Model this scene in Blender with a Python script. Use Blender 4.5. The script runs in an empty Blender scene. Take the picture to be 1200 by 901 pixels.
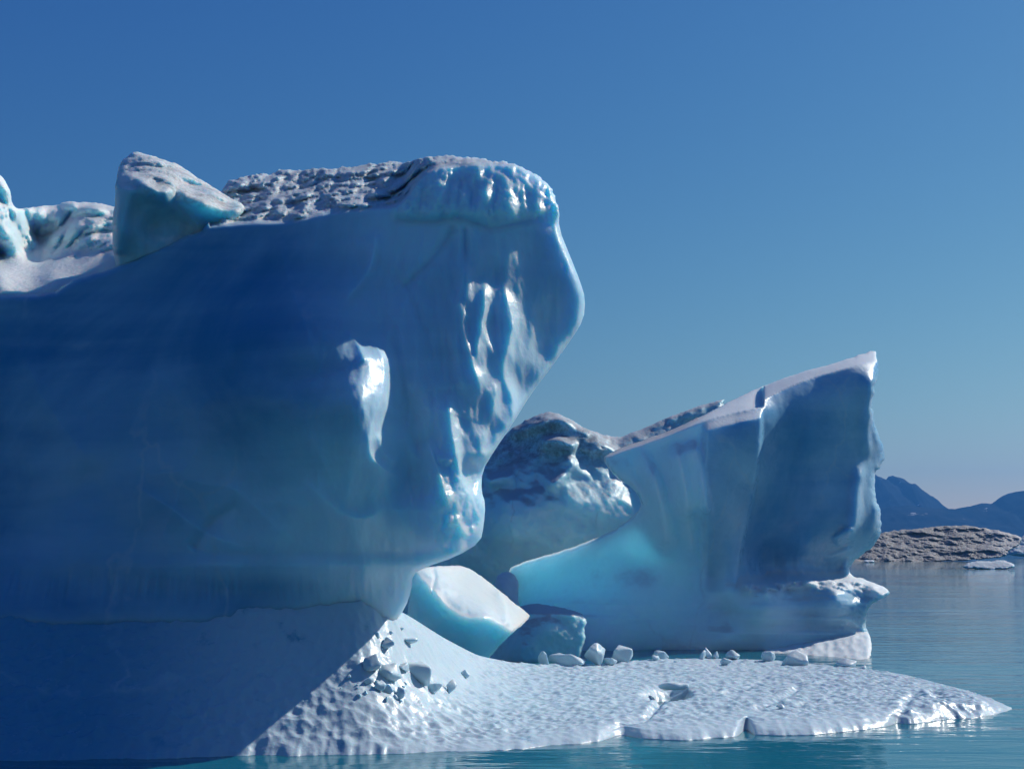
import bpy, bmesh, math, random
import numpy as np
from mathutils import Vector

R = math.radians
S = bpy.context.scene
COL = S.collection

# ------------------------------------------------------------------ camera, sky, sun, exposure
F_PX, CX, CY, HZ, CAM_H = 1648.0, 600.0, 450.5, 648.0, 3.0      # photograph is 1200x901
PITCH = math.atan((HZ - CY) / F_PX)
cam = bpy.data.cameras.new('camera')
cam.sensor_width = 36.0
cam.lens = 36.0 * F_PX / 1200.0
cam.clip_start, cam.clip_end = 0.5, 60000.0
cam_o = bpy.data.objects.new('camera', cam)
COL.objects.link(cam_o)
cam_o.location = (0, 0, CAM_H)
cam_o.rotation_euler = (R(90) + PITCH, 0, 0)
S.camera = cam_o

SUN_AZ, SUN_EL = R(58), R(38)                   # azimuth to the right of the view direction
world = bpy.data.worlds.new('World'); S.world = world
world.use_nodes = True
wn = world.node_tree; wn.nodes.clear()
sky = wn.nodes.new('ShaderNodeTexSky'); sky.sky_type = 'NISHITA'; sky.sun_disc = False
sky.sun_elevation, sky.sun_rotation = SUN_EL, SUN_AZ
sky.altitude = 0; sky.air_density = 1.0; sky.dust_density = 0.3; sky.ozone_density = 6.0
bg = wn.nodes.new('ShaderNodeBackground'); bg.inputs[1].default_value = 0.1
# clear polar air: deepen the sky colour channel by channel
ssp = wn.nodes.new('ShaderNodeSeparateColor'); scb = wn.nodes.new('ShaderNodeCombineColor')
wn.links.new(sky.outputs[0], ssp.inputs[0])
for i_, (g_, k_) in enumerate(((1.75, 1.45), (1.3, 0.90), (0.58, 0.575))):
    a_ = wn.nodes.new('ShaderNodeMath'); a_.operation = 'MULTIPLY'; a_.inputs[1].default_value = 0.1
    b_ = wn.nodes.new('ShaderNodeMath'); b_.operation = 'POWER'; b_.inputs[1].default_value = g_
    c_ = wn.nodes.new('ShaderNodeMath'); c_.operation = 'MULTIPLY'; c_.inputs[1].default_value = k_ * 10
    wn.links.new(ssp.outputs[i_], a_.inputs[0]); wn.links.new(a_.outputs[0], b_.inputs[0])
    wn.links.new(b_.outputs[0], c_.inputs[0]); wn.links.new(c_.outputs[0], scb.inputs[i_])
wo = wn.nodes.new('ShaderNodeOutputWorld')
wn.links.new(scb.outputs[0], bg.inputs[0]); wn.links.new(bg.outputs[0], wo.inputs[0])
sl = bpy.data.lights.new('sun', 'SUN'); sl.energy = 5.0; sl.angle = R(0.53); sl.color = (1.0, 0.94, 0.85)
so = bpy.data.objects.new('sun', sl); COL.objects.link(so)
SDIR = Vector((math.sin(SUN_AZ)*math.cos(SUN_EL), math.cos(SUN_AZ)*math.cos(SUN_EL), math.sin(SUN_EL)))
so.rotation_euler = SDIR.to_track_quat('Z', 'Y').to_euler()
so.location = SDIR * 60
S.view_settings.view_transform = 'Standard'; S.view_settings.look = 'None'
S.view_settings.exposure = 0.0; S.view_settings.gamma = 1.0; S.view_settings.use_curve_mapping = False
S.render.engine = 'CYCLES'
S.cycles.use_denoising = True
S.cycles.max_bounces = 8
S.cycles.volume_bounces = 0

# ------------------------------------------------------------------ numeric helpers
def rays(px, py):
    px = np.asarray(px, float); py = np.asarray(py, float)
    u = (px - CX) / F_PX; v = (CY - py) / F_PX
    c, s = math.cos(PITCH), math.sin(PITCH)
    y = c - s * v; z = s + c * v
    return u / y, z / y                     # x and z per metre of forward distance

def pt(px, py, Y):
    a, b = rays(px, py)
    return np.stack([a * Y, np.broadcast_to(Y, a.shape) * 1.0, CAM_H + b * Y], -1)

def Y_at_z(py, z):
    a, b = rays(600, py)
    return (z - CAM_H) / b

def project(P):
    P = np.asarray(P, float)
    c, s = math.cos(PITCH), math.sin(PITCH)
    x = P[..., 0]; y = P[..., 1]; z = P[..., 2] - CAM_H
    d = y * c + z * s; v = -y * s + z * c
    return CX + F_PX * x / d, CY - F_PX * v / d

def _hash(ix, iy, iz, k):
    h = (ix.astype(np.int64) * 374761393 + iy.astype(np.int64) * 668265263 + iz.astype(np.int64) * 2147483647 + k * 974634777) & 0xFFFFFFFF
    h = ((h ^ (h >> 13)) * 1274126177) & 0xFFFFFFFF
    h = ((h ^ (h >> 16)) * 2246822519) & 0xFFFFFFFF
    return ((h ^ (h >> 15)) & 0xFFFFFF) / float(0xFFFFFF)

def vnoise(P, k=0):
    """smooth value noise, -1..1"""
    P = np.asarray(P, float)
    I = np.floor(P).astype(np.int64); f = P - I
    f = f * f * f * (f * (f * 6 - 15) + 10)
    out = 0
    for dx in (0, 1):
        wx = f[..., 0] if dx else 1 - f[..., 0]
        for dy in (0, 1):
            wy = f[..., 1] if dy else 1 - f[..., 1]
            for dz in (0, 1):
                wz = f[..., 2] if dz else 1 - f[..., 2]
                out = out + wx * wy * wz * _hash(I[..., 0] + dx, I[..., 1] + dy, I[..., 2] + dz, k)
    return out * 2 - 1

ROT = np.array([[0.36, 0.48, -0.8], [-0.8, 0.6, 0.0], [0.48, 0.64, 0.6]])
def fbm(P, octv=5, k=0, gain=0.5, ridge=False):
    P = np.asarray(P, float) @ ROT; a = 1.0; s = 0; t = 0
    for o in range(octv):
        n = vnoise(P, k + o * 7)
        if ridge: n = 1 - 2 * np.abs(n)
        s = s + a * n; t += a; a *= gain; P = (P @ ROT) * 2.03
    return s / t

def worley(P2, k=0, jit=0.9):
    """2-D cell distances F1, F2"""
    I = np.floor(P2).astype(np.int64)
    z = np.zeros_like(I[..., 0])
    f1 = np.full(I.shape[:-1], 9.0); f2 = f1.copy()
    for dx in (-1, 0, 1):
        for dy in (-1, 0, 1):
            cx, cy = I[..., 0] + dx, I[..., 1] + dy
            qx = cx + 0.5 + jit * (_hash(cx, cy, z, k) - 0.5); qy = cy + 0.5 + jit * (_hash(cx, cy, z, k + 5) - 0.5)
            d = np.hypot(P2[..., 0] - qx, P2[..., 1] - qy)
            n = d < f1
            f2 = np.where(n, f1, np.minimum(f2, d)); f1 = np.where(n, d, f1)
    return f1, f2

def worley3(P, k=0, jit=0.95):
    """3-D cells: F1, F2 and a random number per cell"""
    I = np.floor(P).astype(np.int64)
    f1 = np.full(I.shape[:-1], 9.0); f2 = f1.copy(); idv = f1 * 0
    for dx in (-1, 0, 1):
        for dy in (-1, 0, 1):
            for dz in (-1, 0, 1):
                c = [I[..., 0] + dx, I[..., 1] + dy, I[..., 2] + dz]
                q = [c[i] + 0.5 + jit * (_hash(c[0], c[1], c[2], k + 3 * i) - 0.5) for i in range(3)]
                d = np.sqrt(sum((P[..., i] - q[i])**2 for i in range(3)))
                n = d < f1
                f2 = np.where(n, f1, np.minimum(f2, d)); f1 = np.where(n, d, f1)
                idv = np.where(n, _hash(c[0], c[1], c[2], k + 11), idv)
    return f1, f2, idv

def sst(x, a, b):
    t = np.clip((x - a) / (b - a), 0, 1)
    return t * t * (3 - 2 * t)

def poly_sdf(px, py, poly):
    """signed distance in pixels, positive inside"""
    poly = np.asarray(poly, float); n = len(poly)
    best = np.full(px.shape, 1e9); inside = np.zeros(px.shape, bool)
    for i in range(n):
        a = poly[i]; b = poly[(i + 1) % n]; e = b - a
        wx = px - a[0]; wy = py - a[1]
        t = np.clip((wx * e[0] + wy * e[1]) / (e @ e + 1e-9), 0, 1)
        best = np.minimum(best, np.hypot(wx - t * e[0], wy - t * e[1]))
        c = (a[1] > py) != (b[1] > py)
        with np.errstate(divide='ignore', invalid='ignore'):
            xi = a[0] + (py - a[1]) / (b[1] - a[1] + 1e-12) * (b[0] - a[0])
        inside ^= c & (px < xi)
    return np.where(inside, best, -best)

def round_poly(pts, it=2):
    p = np.asarray(pts, float)
    for _ in range(it):
        q = np.roll(p, -1, 0)
        p = np.stack([p * .75 + q * .25, p * .25 + q * .75], 1).reshape(-1, 2)
    return p

def line_feat(px, py, line, wl, wr, taper=0.2, pw=2.0):
    """asymmetric ridge profile along a polyline; right side (walking down the line, screen right) has width wr"""
    line = np.asarray(line, float)
    L = np.r_[0, np.cumsum(np.hypot(*np.diff(line, axis=0).T))]
    best = np.full(px.shape, 1e9); sg = np.zeros(px.shape); tt = np.zeros(px.shape)
    for i in range(len(line) - 1):
        a = line[i]; e = line[i + 1] - a
        wx = px - a[0]; wy = py - a[1]
        t = np.clip((wx * e[0] + wy * e[1]) / (e @ e), 0, 1)
        d = np.hypot(wx - t * e[0], wy - t * e[1])
        n = d < best
        best = np.where(n, d, best)
        sg = np.where(n, np.sign(wx * e[1] - wy * e[0]), sg)       # + : to the screen right of a line going down
        tt = np.where(n, (L[i] + t * (L[i + 1] - L[i])) / L[-1], tt)
    w = np.where(sg > 0, wr, wl)
    pr = np.exp(-(best / w)**pw) if taper is None else np.exp(-(best / w)**pw) * sst(tt, -0.001, taper) * sst(1 - tt, -0.001, taper)
    return pr

def catmull(line, n=6):
    p = np.asarray(line, float); p = np.vstack([2 * p[0] - p[1], p, 2 * p[-1] - p[-2]]); out = []
    for i in range(1, len(p) - 2):
        for t in np.arange(n) / n:
            out.append(0.5 * (2 * p[i] + (p[i+1] - p[i-1]) * t + (2*p[i-1] - 5*p[i] + 4*p[i+1] - p[i+2]) * t*t + (3*p[i] - p[i-1] - 3*p[i+1] + p[i+2]) * t**3))
    out.append(p[-2])
    return np.array(out)

class Rbf:
    """thin-plate surface through control points (px, py, value)"""
    def __init__(s, pts, smooth=0.0):
        p = np.asarray(pts, float); s.c = p[:, :2] / 100.0; n = len(p)
        d = np.hypot(*(s.c[:, None] - s.c[None]).transpose(2, 0, 1))
        K = s.k(d) + smooth * np.eye(n); Pm = np.c_[np.ones(n), s.c]
        A = np.block([[K, Pm], [Pm.T, np.zeros((3, 3))]])
        s.w = np.linalg.solve(A, np.r_[p[:, 2], 0, 0, 0])
    @staticmethod
    def k(d): return np.where(d > 0, d * d * np.log(d + 1e-12), 0)
    def __call__(s, px, py):
        x = px / 100.0; y = py / 100.0; o = s.w[-3] + s.w[-2] * x + s.w[-1] * y
        for i, c in enumerate(s.c): o = o + s.w[i] * s.k(np.hypot(x - c[0], y - c[1]))
        return o

# ------------------------------------------------------------------ object helpers
def mesh_obj(name, V, Fc, mat, parent=None, smooth=True, attrs=None):
    me = bpy.data.meshes.new(name)
    V = np.ascontiguousarray(V, dtype=np.float32)
    me.vertices.add(len(V)); me.vertices.foreach_set('co', V.ravel())
    Fc = np.asarray(Fc, np.int32)
    k = Fc.shape[1]
    me.loops.add(Fc.size); me.loops.foreach_set('vertex_index', Fc.ravel())
    me.polygons.add(len(Fc)); me.polygons.foreach_set('loop_start', np.arange(len(Fc), dtype=np.int32) * k)
    me.polygons.foreach_set('loop_total', np.full(len(Fc), k, np.int32))
    me.update(calc_edges=True); me.validate()
    me.polygons.foreach_set('use_smooth', np.full(len(me.polygons), smooth))
    for an, av in (attrs or {}).items():
        at = me.attributes.new(an, 'FLOAT', 'POINT'); at.data.foreach_set('value', np.asarray(av, np.float32))
    me.materials.append(mat)
    o = bpy.data.objects.new(name, me); COL.objects.link(o)
    if parent is not None:
        o.parent = parent
        o.matrix_parent_inverse = parent.matrix_basis.inverted()
    return o

def tag(o, label=None, cat=None, group=None, kind=None):
    for k_, v_ in (('label', label), ('category', cat), ('group', group), ('kind', kind)):
        if v_: o[k_] = v_
    return o

def empty(name, loc):
    o = bpy.data.objects.new(name, None); o.location = loc; COL.objects.link(o); return o

def relief(name, poly, front, thick, mat, parent=None, step=2.0, rough=None, rnd=3, Tpx=60, rpx=10, rdepth=0.5, attrs=None, back_noise=0.4):
    """A closed solid: its near side at distance front(px, py), its far side thick metres behind, the two rounding
    into each other towards the outline."""
    P = round_poly(poly, rnd) if rnd else np.asarray(poly, float)
    x0, y0 = P.min(0) - 3 * step; x1, y1 = P.max(0) + 3 * step
    gx = np.arange(x0, x1, step); gy = np.arange(y0, y1, step)
    X, Yp = np.meshgrid(gx, gy)
    phi = poly_sdf(X, Yp, P)
    if rough is not None: phi = phi + rough(X, Yp)
    gyy, gxx = np.gradient(phi, step)
    g = np.hypot(gxx, gyy) + 1e-6
    ins = phi > 0
    near = np.zeros_like(ins)
    H, W = ins.shape
    for dy in (-1, 0, 1):
        for dx in (-1, 0, 1):
            near |= np.roll(np.roll(ins, dy, 0), dx, 1)
    edge = near & ~ins
    mv = np.clip(-phi / g, 0, 1.3 * step) * edge
    X = X + gxx / g * mv; Yp = Yp + gyy / g * mv
    use = near
    q = use[:-1, :-1] & use[1:, :-1] & use[:-1, 1:] & use[1:, 1:]
    q &= (ins[:-1, :-1] | ins[1:, :-1] | ins[:-1, 1:] | ins[1:, 1:])
    d = np.clip(phi, 0, None)
    Fd = front(X, Yp)
    rr = np.clip(d / rpx, 0, 1); Fd = Fd + rdepth * (1 - np.sqrt(1 - (1 - rr)**2))
    tt = np.clip(d / Tpx, 0, 1)
    Tm = thick(X, Yp) if callable(thick) else thick
    T = Tm * np.sqrt(1 - (1 - tt)**2)
    A = pt(X, Yp, Fd)
    T = T * (1 + back_noise * 0.5 * fbm(A * 0.25, 4, 91))
    B = pt(X, Yp, Fd + T)
    idA = -np.ones((H, W), int); idB = idA.copy()
    vin = np.zeros((H, W), bool)
    for sl_ in ((slice(None, -1), slice(None, -1)), (slice(1, None), slice(None, -1)), (slice(None, -1), slice(1, None)), (slice(1, None), slice(1, None))):
        vin[sl_] |= q
    idA[vin] = np.arange(vin.sum()); n = vin.sum()
    both = vin & ins
    # boundary vertices (outline) are shared between the two sheets
    idB[vin & ~ins] = idA[vin & ~ins]
    idB[both] = n + np.arange(both.sum())
    V = np.vstack([A[vin], B[both]])
    def faces(idm, flip):
        a, b, c, e = idm[:-1, :-1][q], idm[:-1, 1:][q], idm[1:, 1:][q], idm[1:, :-1][q]
        return np.stack([a, e, c, b] if not flip else [a, b, c, e], 1)
    fa = faces(idA, False); fb = faces(idB, True)
    at = {}
    for an, fn in (attrs or {}).items():
        vals = fn(X, Yp, A, Fd)
        at[an] = np.r_[vals[vin], vals[both]]
    # quads whose four corners lie on the outline would be doubled: skip them on the back sheet
    okb = (ins[:-1, :-1].astype(int) + ins[1:, :-1] + ins[:-1, 1:] + ins[1:, 1:])[q] > 0
    return mesh_obj(name, V, np.vstack([fa, fb[okb]]), mat, parent, attrs=at)

# ------------------------------------------------------------------ materials
def nodes(name):
    m = bpy.data.materials.new(name); m.use_nodes = True
    nt = m.node_tree; nt.nodes.clear()
    o = nt.nodes.new('ShaderNodeOutputMaterial'); b = nt.nodes.new('ShaderNodeBsdfPrincipled')
    nt.links.new(b.outputs[0], o.inputs[0])
    return m, nt, b

def N(nt, t, **kw):
    n = nt.nodes.new(t)
    for k_, v_ in kw.items():
        if k_.startswith('i_'):
            key = k_[2:]; key = int(key) if key.isdigit() else key.replace('_', ' ')
            n.inputs[key].default_value = v_
        else: setattr(n, k_, v_)
    return n

def mixc(nt, fac, a, b, blend='MIX'):
    n = nt.nodes.new('ShaderNodeMix'); n.data_type = 'RGBA'; n.blend_type = blend
    for sock, v in ((n.inputs[0], fac), (n.inputs[6], a), (n.inputs[7], b)):
        if hasattr(v, 'links') or hasattr(v, 'is_linked'): nt.links.new(v, sock)
        else: sock.default_value = v if isinstance(v, float) else (*v, 1)
    return n.outputs[2]

def math_(nt, op, a, b=None, clamp=False):
    n = nt.nodes.new('ShaderNodeMath'); n.operation = op; n.use_clamp = clamp
    for i, v in enumerate((a, b)):
        if v is None: continue
        if isinstance(v, (int, float)): n.inputs[i].default_value = v
        else: nt.links.new(v, n.inputs[i])
    return n.outputs[0]

def ramp(nt, v, a, b, lo=0.0, hi=1.0):
    n = nt.nodes.new('ShaderNodeMapRange'); n.interpolation_type = 'SMOOTHSTEP'
    nt.links.new(v, n.inputs[0])
    for i, x in enumerate((a, b, lo, hi)): n.inputs[i + 1].default_value = x
    return n.outputs[0]

def noise_(nt, vec, scale, detail=4, rough=0.55, dist=0.0):
    n = N(nt, 'ShaderNodeTexNoise', i_Scale=scale, i_Detail=float(detail), i_Roughness=rough, i_Distortion=dist)
    if vec is not None: nt.links.new(vec, n.inputs['Vector'])
    return n.outputs[0]

def ice_material(name, deep, pale, crust, dirt=(0.20, 0.16, 0.13), sss=(0.25, 0.9, 1.5), scale=1.0, rough=(0.28, 0.6), crust_from=0.35, bump=0.04, grain=0.5, use_pale=True):
    m, nt, b = nodes(name)
    geo = N(nt, 'ShaderNodeNewGeometry'); pos = geo.outputs['Position']
    sep = N(nt, 'ShaderNodeSeparateXYZ'); nt.links.new(geo.outputs['Normal'], sep.inputs[0])
    n1 = noise_(nt, pos, 0.25, 5, 0.6, 0.6)
    n2 = noise_(nt, pos, 2.2, 6, 0.65)
    n3 = noise_(nt, pos, 11.0, 4, 0.6)
    # banding of bubbly and clear ice, slightly tilted
    mp = N(nt, 'ShaderNodeMapping', i_Scale=(0.10, 0.10, 1.1), i_Rotation=(0.05, 0.12, 0.0)); nt.links.new(pos, mp.inputs[0])
    nb = noise_(nt, mp.outputs[0], 0.8, 5, 0.6, 0.3)
    f = math_(nt, 'ADD', math_(nt, 'MULTIPLY', n1, 0.65), math_(nt, 'MULTIPLY', nb, 0.35))
    ap = N(nt, 'ShaderNodeAttribute', attribute_name='pale')
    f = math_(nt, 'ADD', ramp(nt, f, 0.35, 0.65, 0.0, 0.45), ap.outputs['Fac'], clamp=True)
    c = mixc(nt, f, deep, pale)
    vo = N(nt, 'ShaderNodeTexVoronoi', feature='DISTANCE_TO_EDGE', i_Scale=0.33)
    wv = N(nt, 'ShaderNodeMapping', i_Scale=(1.0, 0.7, 0.45), i_Rotation=(0.3, 0.5, 0.2)); nt.links.new(pos, wv.inputs[0])
    nz_ = N(nt, 'ShaderNodeTexNoise', i_Scale=0.8, i_Detail=4.0); nt.links.new(pos, nz_.inputs['Vector'])
    wa = N(nt, 'ShaderNodeVectorMath', operation='MULTIPLY_ADD'); nt.links.new(nz_.outputs['Color'], wa.inputs[0]); wa.inputs[1].default_value = (1.2, 1.2, 1.2); nt.links.new(wv.outputs[0], wa.inputs[2])
    nt.links.new(wa.outputs[0], vo.inputs['Vector'])
    vein = math_(nt, 'MULTIPLY', ramp(nt, vo.outputs['Distance'], 0.0, 0.018, 1.0, 0.0), ramp(nt, n1, 0.45, 0.6, 0.0, 0.35))
    c = mixc(nt, vein, c, crust)
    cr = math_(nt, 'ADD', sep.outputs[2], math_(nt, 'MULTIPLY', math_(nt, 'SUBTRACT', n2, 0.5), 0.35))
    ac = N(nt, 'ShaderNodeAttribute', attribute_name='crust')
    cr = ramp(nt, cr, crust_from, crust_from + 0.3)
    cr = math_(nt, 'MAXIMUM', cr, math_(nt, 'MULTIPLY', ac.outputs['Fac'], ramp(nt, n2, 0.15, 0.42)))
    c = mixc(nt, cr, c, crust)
    ad = N(nt, 'ShaderNodeAttribute', attribute_name='dirt')
    dm = math_(nt, 'MULTIPLY', ad.outputs['Fac'], ramp(nt, math_(nt, 'ADD', math_(nt, 'MULTIPLY', n2, 0.6), math_(nt, 'MULTIPLY', n3, 0.4)), 0.38, 0.62))
    c = mixc(nt, dm, c, dirt)
    nt.links.new(c, b.inputs['Base Color'])
    r = math_(nt, 'ADD', math_(nt, 'MULTIPLY', cr, rough[1] - rough[0]), math_(nt, 'ADD', math_(nt, 'MULTIPLY', n2, 0.2), rough[0] - 0.1))
    nt.links.new(r, b.inputs['Roughness'])
    b.inputs['IOR'].default_value = 1.31
    b.subsurface_method = 'RANDOM_WALK'
    b.inputs['Subsurface Weight'].default_value = 1.0
    b.inputs['Subsurface Radius'].default_value = sss
    ag = N(nt, 'ShaderNodeAttribute', attribute_name='glow')
    nt.links.new(math_(nt, 'ADD', math_(nt, 'MULTIPLY', ag.outputs['Fac'], 2.6), scale), b.inputs['Subsurface Scale'])
    b.inputs['Subsurface Anisotropy'].default_value = 0.0
    h = math_(nt, 'ADD', math_(nt, 'MULTIPLY', n2, 0.7), math_(nt, 'MULTIPLY', math_(nt, 'MULTIPLY', n3, grain), math_(nt, 'ADD', cr, 0.3)))
    bp = N(nt, 'ShaderNodeBump', i_Strength=0.7, i_Distance=bump); nt.links.new(h, bp.inputs['Height'])
    nt.links.new(bp.outputs[0], b.inputs['Normal'])
    return m

M = {}
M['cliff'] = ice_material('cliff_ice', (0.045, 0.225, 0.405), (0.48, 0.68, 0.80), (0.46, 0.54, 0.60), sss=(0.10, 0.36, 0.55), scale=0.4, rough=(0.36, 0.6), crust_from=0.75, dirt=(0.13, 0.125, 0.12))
M['rim'] = ice_material('rim_ice', (0.10, 0.30, 0.42), (0.42, 0.62, 0.68), (0.56, 0.63, 0.67), sss=(0.12, 0.36, 0.5), scale=0.5, crust_from=0.4, dirt=(0.13, 0.12, 0.11), rough=(0.42, 0.6), bump=0.08)
M['tower'] = ice_material('tower_ice', (0.055, 0.27, 0.50), (0.60, 0.79, 0.86), (0.52, 0.59, 0.64), sss=(0.36, 0.66, 0.85), scale=0.5, crust_from=0.5)
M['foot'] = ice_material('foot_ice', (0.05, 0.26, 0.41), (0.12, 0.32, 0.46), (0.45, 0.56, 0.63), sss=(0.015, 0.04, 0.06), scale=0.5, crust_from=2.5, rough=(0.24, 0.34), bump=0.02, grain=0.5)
M['block'] = ice_material('block_ice', (0.42, 0.56, 0.64), (0.48, 0.61, 0.67), (0.46, 0.54, 0.59), sss=(0.05, 0.10, 0.13), scale=0.35, crust_from=0.5, rough=(0.3, 0.5), bump=0.02)
M['peak'] = ice_material('peak_ice', (0.18, 0.38, 0.48), (0.46, 0.72, 0.80), (0.34, 0.40, 0.46), sss=(0.2, 0.55, 0.75), scale=0.4, crust_from=0.55, bump=0.05, dirt=(0.12, 0.13, 0.15), rough=(0.42, 0.65))
M['glow'] = ice_material('clear_ice', (0.52, 0.76, 0.91), (0.56, 0.79, 0.92), (0.50, 0.60, 0.67), sss=(0.35, 0.85, 1.25), scale=1.1, crust_from=0.6, bump=0.02, rough=(0.25, 0.55))
M['dirty'] = ice_material('dirty_ice', (0.14, 0.20, 0.25), (0.2, 0.25, 0.3), (0.34, 0.35, 0.37), sss=(0.1, 0.2, 0.3), crust_from=0.3, bump=0.3, dirt=(0.085, 0.07, 0.058))

# ------------------------------------------------------------------ water, mountains, air
def make_water():
    m, nt, b = nodes('sea_water')
    geo = N(nt, 'ShaderNodeNewGeometry'); pos = geo.outputs['Position']
    b.inputs['Base Color'].default_value = (0.006, 0.13, 0.18, 1)
    b.inputs['Roughness'].default_value = 0.04; b.inputs['IOR'].default_value = 1.333
    mp = N(nt, 'ShaderNodeMapping', i_Scale=(0.35, 1.0, 1.0), i_Rotation=(0, 0, 0.12)); nt.links.new(pos, mp.inputs[0])
    a = noise_(nt, mp.outputs[0], 1.4, 4, 0.55, 0.3)
    c = noise_(nt, mp.outputs[0], 0.16, 3, 0.5, 0.2)
    g = noise_(nt, mp.outputs[0], 0.03, 3, 0.5)
    h = math_(nt, 'ADD', math_(nt, 'MULTIPLY', a, ramp(nt, g, 0.35, 0.65, 0.35, 1.0)), math_(nt, 'MULTIPLY', c, 1.6))
    bp = N(nt, 'ShaderNodeBump', i_Strength=1.0, i_Distance=0.045); nt.links.new(h, bp.inputs['Height'])
    nt.links.new(bp.outputs[0], b.inputs['Normal'])
    s = 14000
    o = mesh_obj('water', [(-s, -300, 0), (s, -300, 0), (s, 10800, 0), (-s, 10800, 0)], [[0, 1, 2, 3]], m, smooth=False)
    tag(o, 'calm teal sea with faint ripples', None, None, 'structure')
make_water()

def mountain(name, Yd, depth, prof, seed, label, base_z=-5):
    m, nt, b = nodes(name + '_rock')
    geo = N(nt, 'ShaderNodeNewGeometry'); pos = geo.outputs['Position']
    n = noise_(nt, pos, 0.012, 8, 0.6)
    sep = N(nt, 'ShaderNodeSeparateXYZ'); nt.links.new(pos, sep.inputs[0])
    sn = math_(nt, 'MULTIPLY', ramp(nt, n, 0.66, 0.70), ramp(nt, sep.outputs[2], 150, 260))
    c = mixc(nt, ramp(nt, n, 0.3, 0.7), (0.012, 0.022, 0.035), (0.03, 0.038, 0.045))
    c = mixc(nt, sn, c, (0.7, 0.72, 0.75))
    nt.links.new(c, b.inputs['Base Color']); b.inputs['Roughness'].default_value = 1.0; b.inputs['Specular IOR Level'].default_value = 0.0
    prof = np.array(prof, float)
    xs = np.linspace(prof[0, 0], prof[-1, 0], 700)
    top = np.interp(xs, prof[:, 0], prof[:, 1])
    v = np.linspace(-1, 1, 61)
    XX, VV = np.meshgrid(xs, v)
    zt = (HZ - top) / F_PX * Yd
    prof_v = np.clip(1 - np.abs(VV)**1.1, 0, 1)
    Z = zt[None] * prof_v
    Xw = (XX - CX) / F_PX * Yd; Yw = Yd + VV * depth
    Pn = np.stack([Xw / 500, Yw / 500, Z * 0], -1)
    Z = Z * (1 + 0.30 * fbm(Pn, 5, seed, ridge=True) * (1 - prof_v**3)) + 8 * fbm(Pn * 6, 4, seed + 3) * (prof_v > 0.02) + base_z
    V = np.stack([Xw, Yw, Z], -1)
    h, w = XX.shape; ids = np.arange(h * w).reshape(h, w)
    Fc = np.stack([ids[:-1, :-1], ids[:-1, 1:], ids[1:, 1:], ids[1:, :-1]], -1).reshape(-1, 4)
    o = mesh_obj(name, V.reshape(-1, 3), Fc, m)
    tag(o, label, None, None, 'structure'); return o

mountain('mountains', 9000, 1500, [(700, 640), (860, 600), (980, 575), (1016, 552), (1027, 556), (1033, 562), (1037, 563), (1041, 557), (1046, 556), (1052, 558), (1060, 564), (1070, 571), (1082, 584), (1092, 592), (1110, 600), (1300, 640), (1500, 646)], 3,
         'hazy blue far mountain with a notched peak and a streak of snow')
mountain('hills', 7400, 900, [(600, 645), (900, 625), (1010, 603), (1040, 592), (1060, 591), (1090, 593), (1117, 594.5), (1125, 593), (1148, 589), (1161, 589), (1170, 582), (1180, 577), (1190, 574.5), (1215, 574), (1260, 570), (1340, 585), (1500, 640)], 17,
         'hazy blue ridge of hills along the horizon')

hm = bpy.data.materials.new('haze_air'); hm.use_nodes = True
nt = hm.node_tree; nt.nodes.clear()
o_ = nt.nodes.new('ShaderNodeOutputMaterial'); pv = nt.nodes.new('ShaderNodeVolumePrincipled')
pv.inputs['Color'].default_value = (0.07, 0.30, 0.80, 1); pv.inputs['Density'].default_value = 0.000078
pv.inputs['Anisotropy'].default_value = 0.5
nt.links.new(pv.outputs[0], o_.inputs['Volume'])
x0, x1, y0, y1, z0, z1 = -14500, 14500, -400, 11000, -8, 640
hz = mesh_obj('haze', [(x0,y0,z0),(x1,y0,z0),(x1,y1,z0),(x0,y1,z0),(x0,y0,z1),(x1,y0,z1),(x1,y1,z1),(x0,y1,z1)],
              [[0,3,2,1],[4,5,6,7],[0,1,5,4],[1,2,6,5],[2,3,7,6],[3,0,4,7]], hm, smooth=False)
tag(hz, 'thin blue haze over the sea', None, None, 'stuff')

# ------------------------------------------------------------------ main iceberg
berg = empty('iceberg', (-4.0, 24.0, 0.0))
tag(berg, 'huge nearest iceberg with a dark overhanging wall and a pitted white foot', 'iceberg')

# ---- foot: a low shelf of sun-cupped ice
NEAR = np.array([(-260, 894), (0, 891), (270, 886), (420, 884), (520, 881), (600, 877), (680, 871), (730, 866), (800, 867), (868, 863), (880, 860), (950, 861),
                 (1010, 856), (1060, 849), (1110, 843), (1150, 839), (1180, 833), (1186, 830)], float)
FAR = np.array([(-260, 700, 2.22), (0, 702, 2.2), (300, 703, 2.2), (430, 707, 2.14), (470, 716, 1.97), (490, 728, 1.74), (505, 738, 1.53), (525, 750, 1.27), (560, 768, 0.82), (600, 776, 0.56), (640, 778, 0.45),
                (700, 778, 0.42), (760, 773, 0.42), (820, 771, 0.42), (900, 773, 0.38), (990, 781, 0.32), (1060, 790, 0.26), (1130, 808, 0.18), (1165, 820, 0.10), (1180, 827, 0.04), (1186, 829, 0.01)], float)
_gx = np.arange(-300, 1260, 2.0)
def _smooth(xs, ys, w=9):
    v = np.interp(_gx, xs, ys); k = np.hanning(2 * w + 3)[1:-1]; k /= k.sum()
    v = np.convolve(np.pad(v, w, mode='edge'), k, mode='valid')
    e = np.exp(-((1186 - _gx).clip(0) / 30.0)); return v * (1 - e) + np.interp(_gx, xs, ys) * e
_gn, _gz, _gf = _smooth(NEAR[:, 0], NEAR[:, 1], 3), _smooth(FAR[:, 0], FAR[:, 2]), _smooth(FAR[:, 0], FAR[:, 1], 6)
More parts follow.
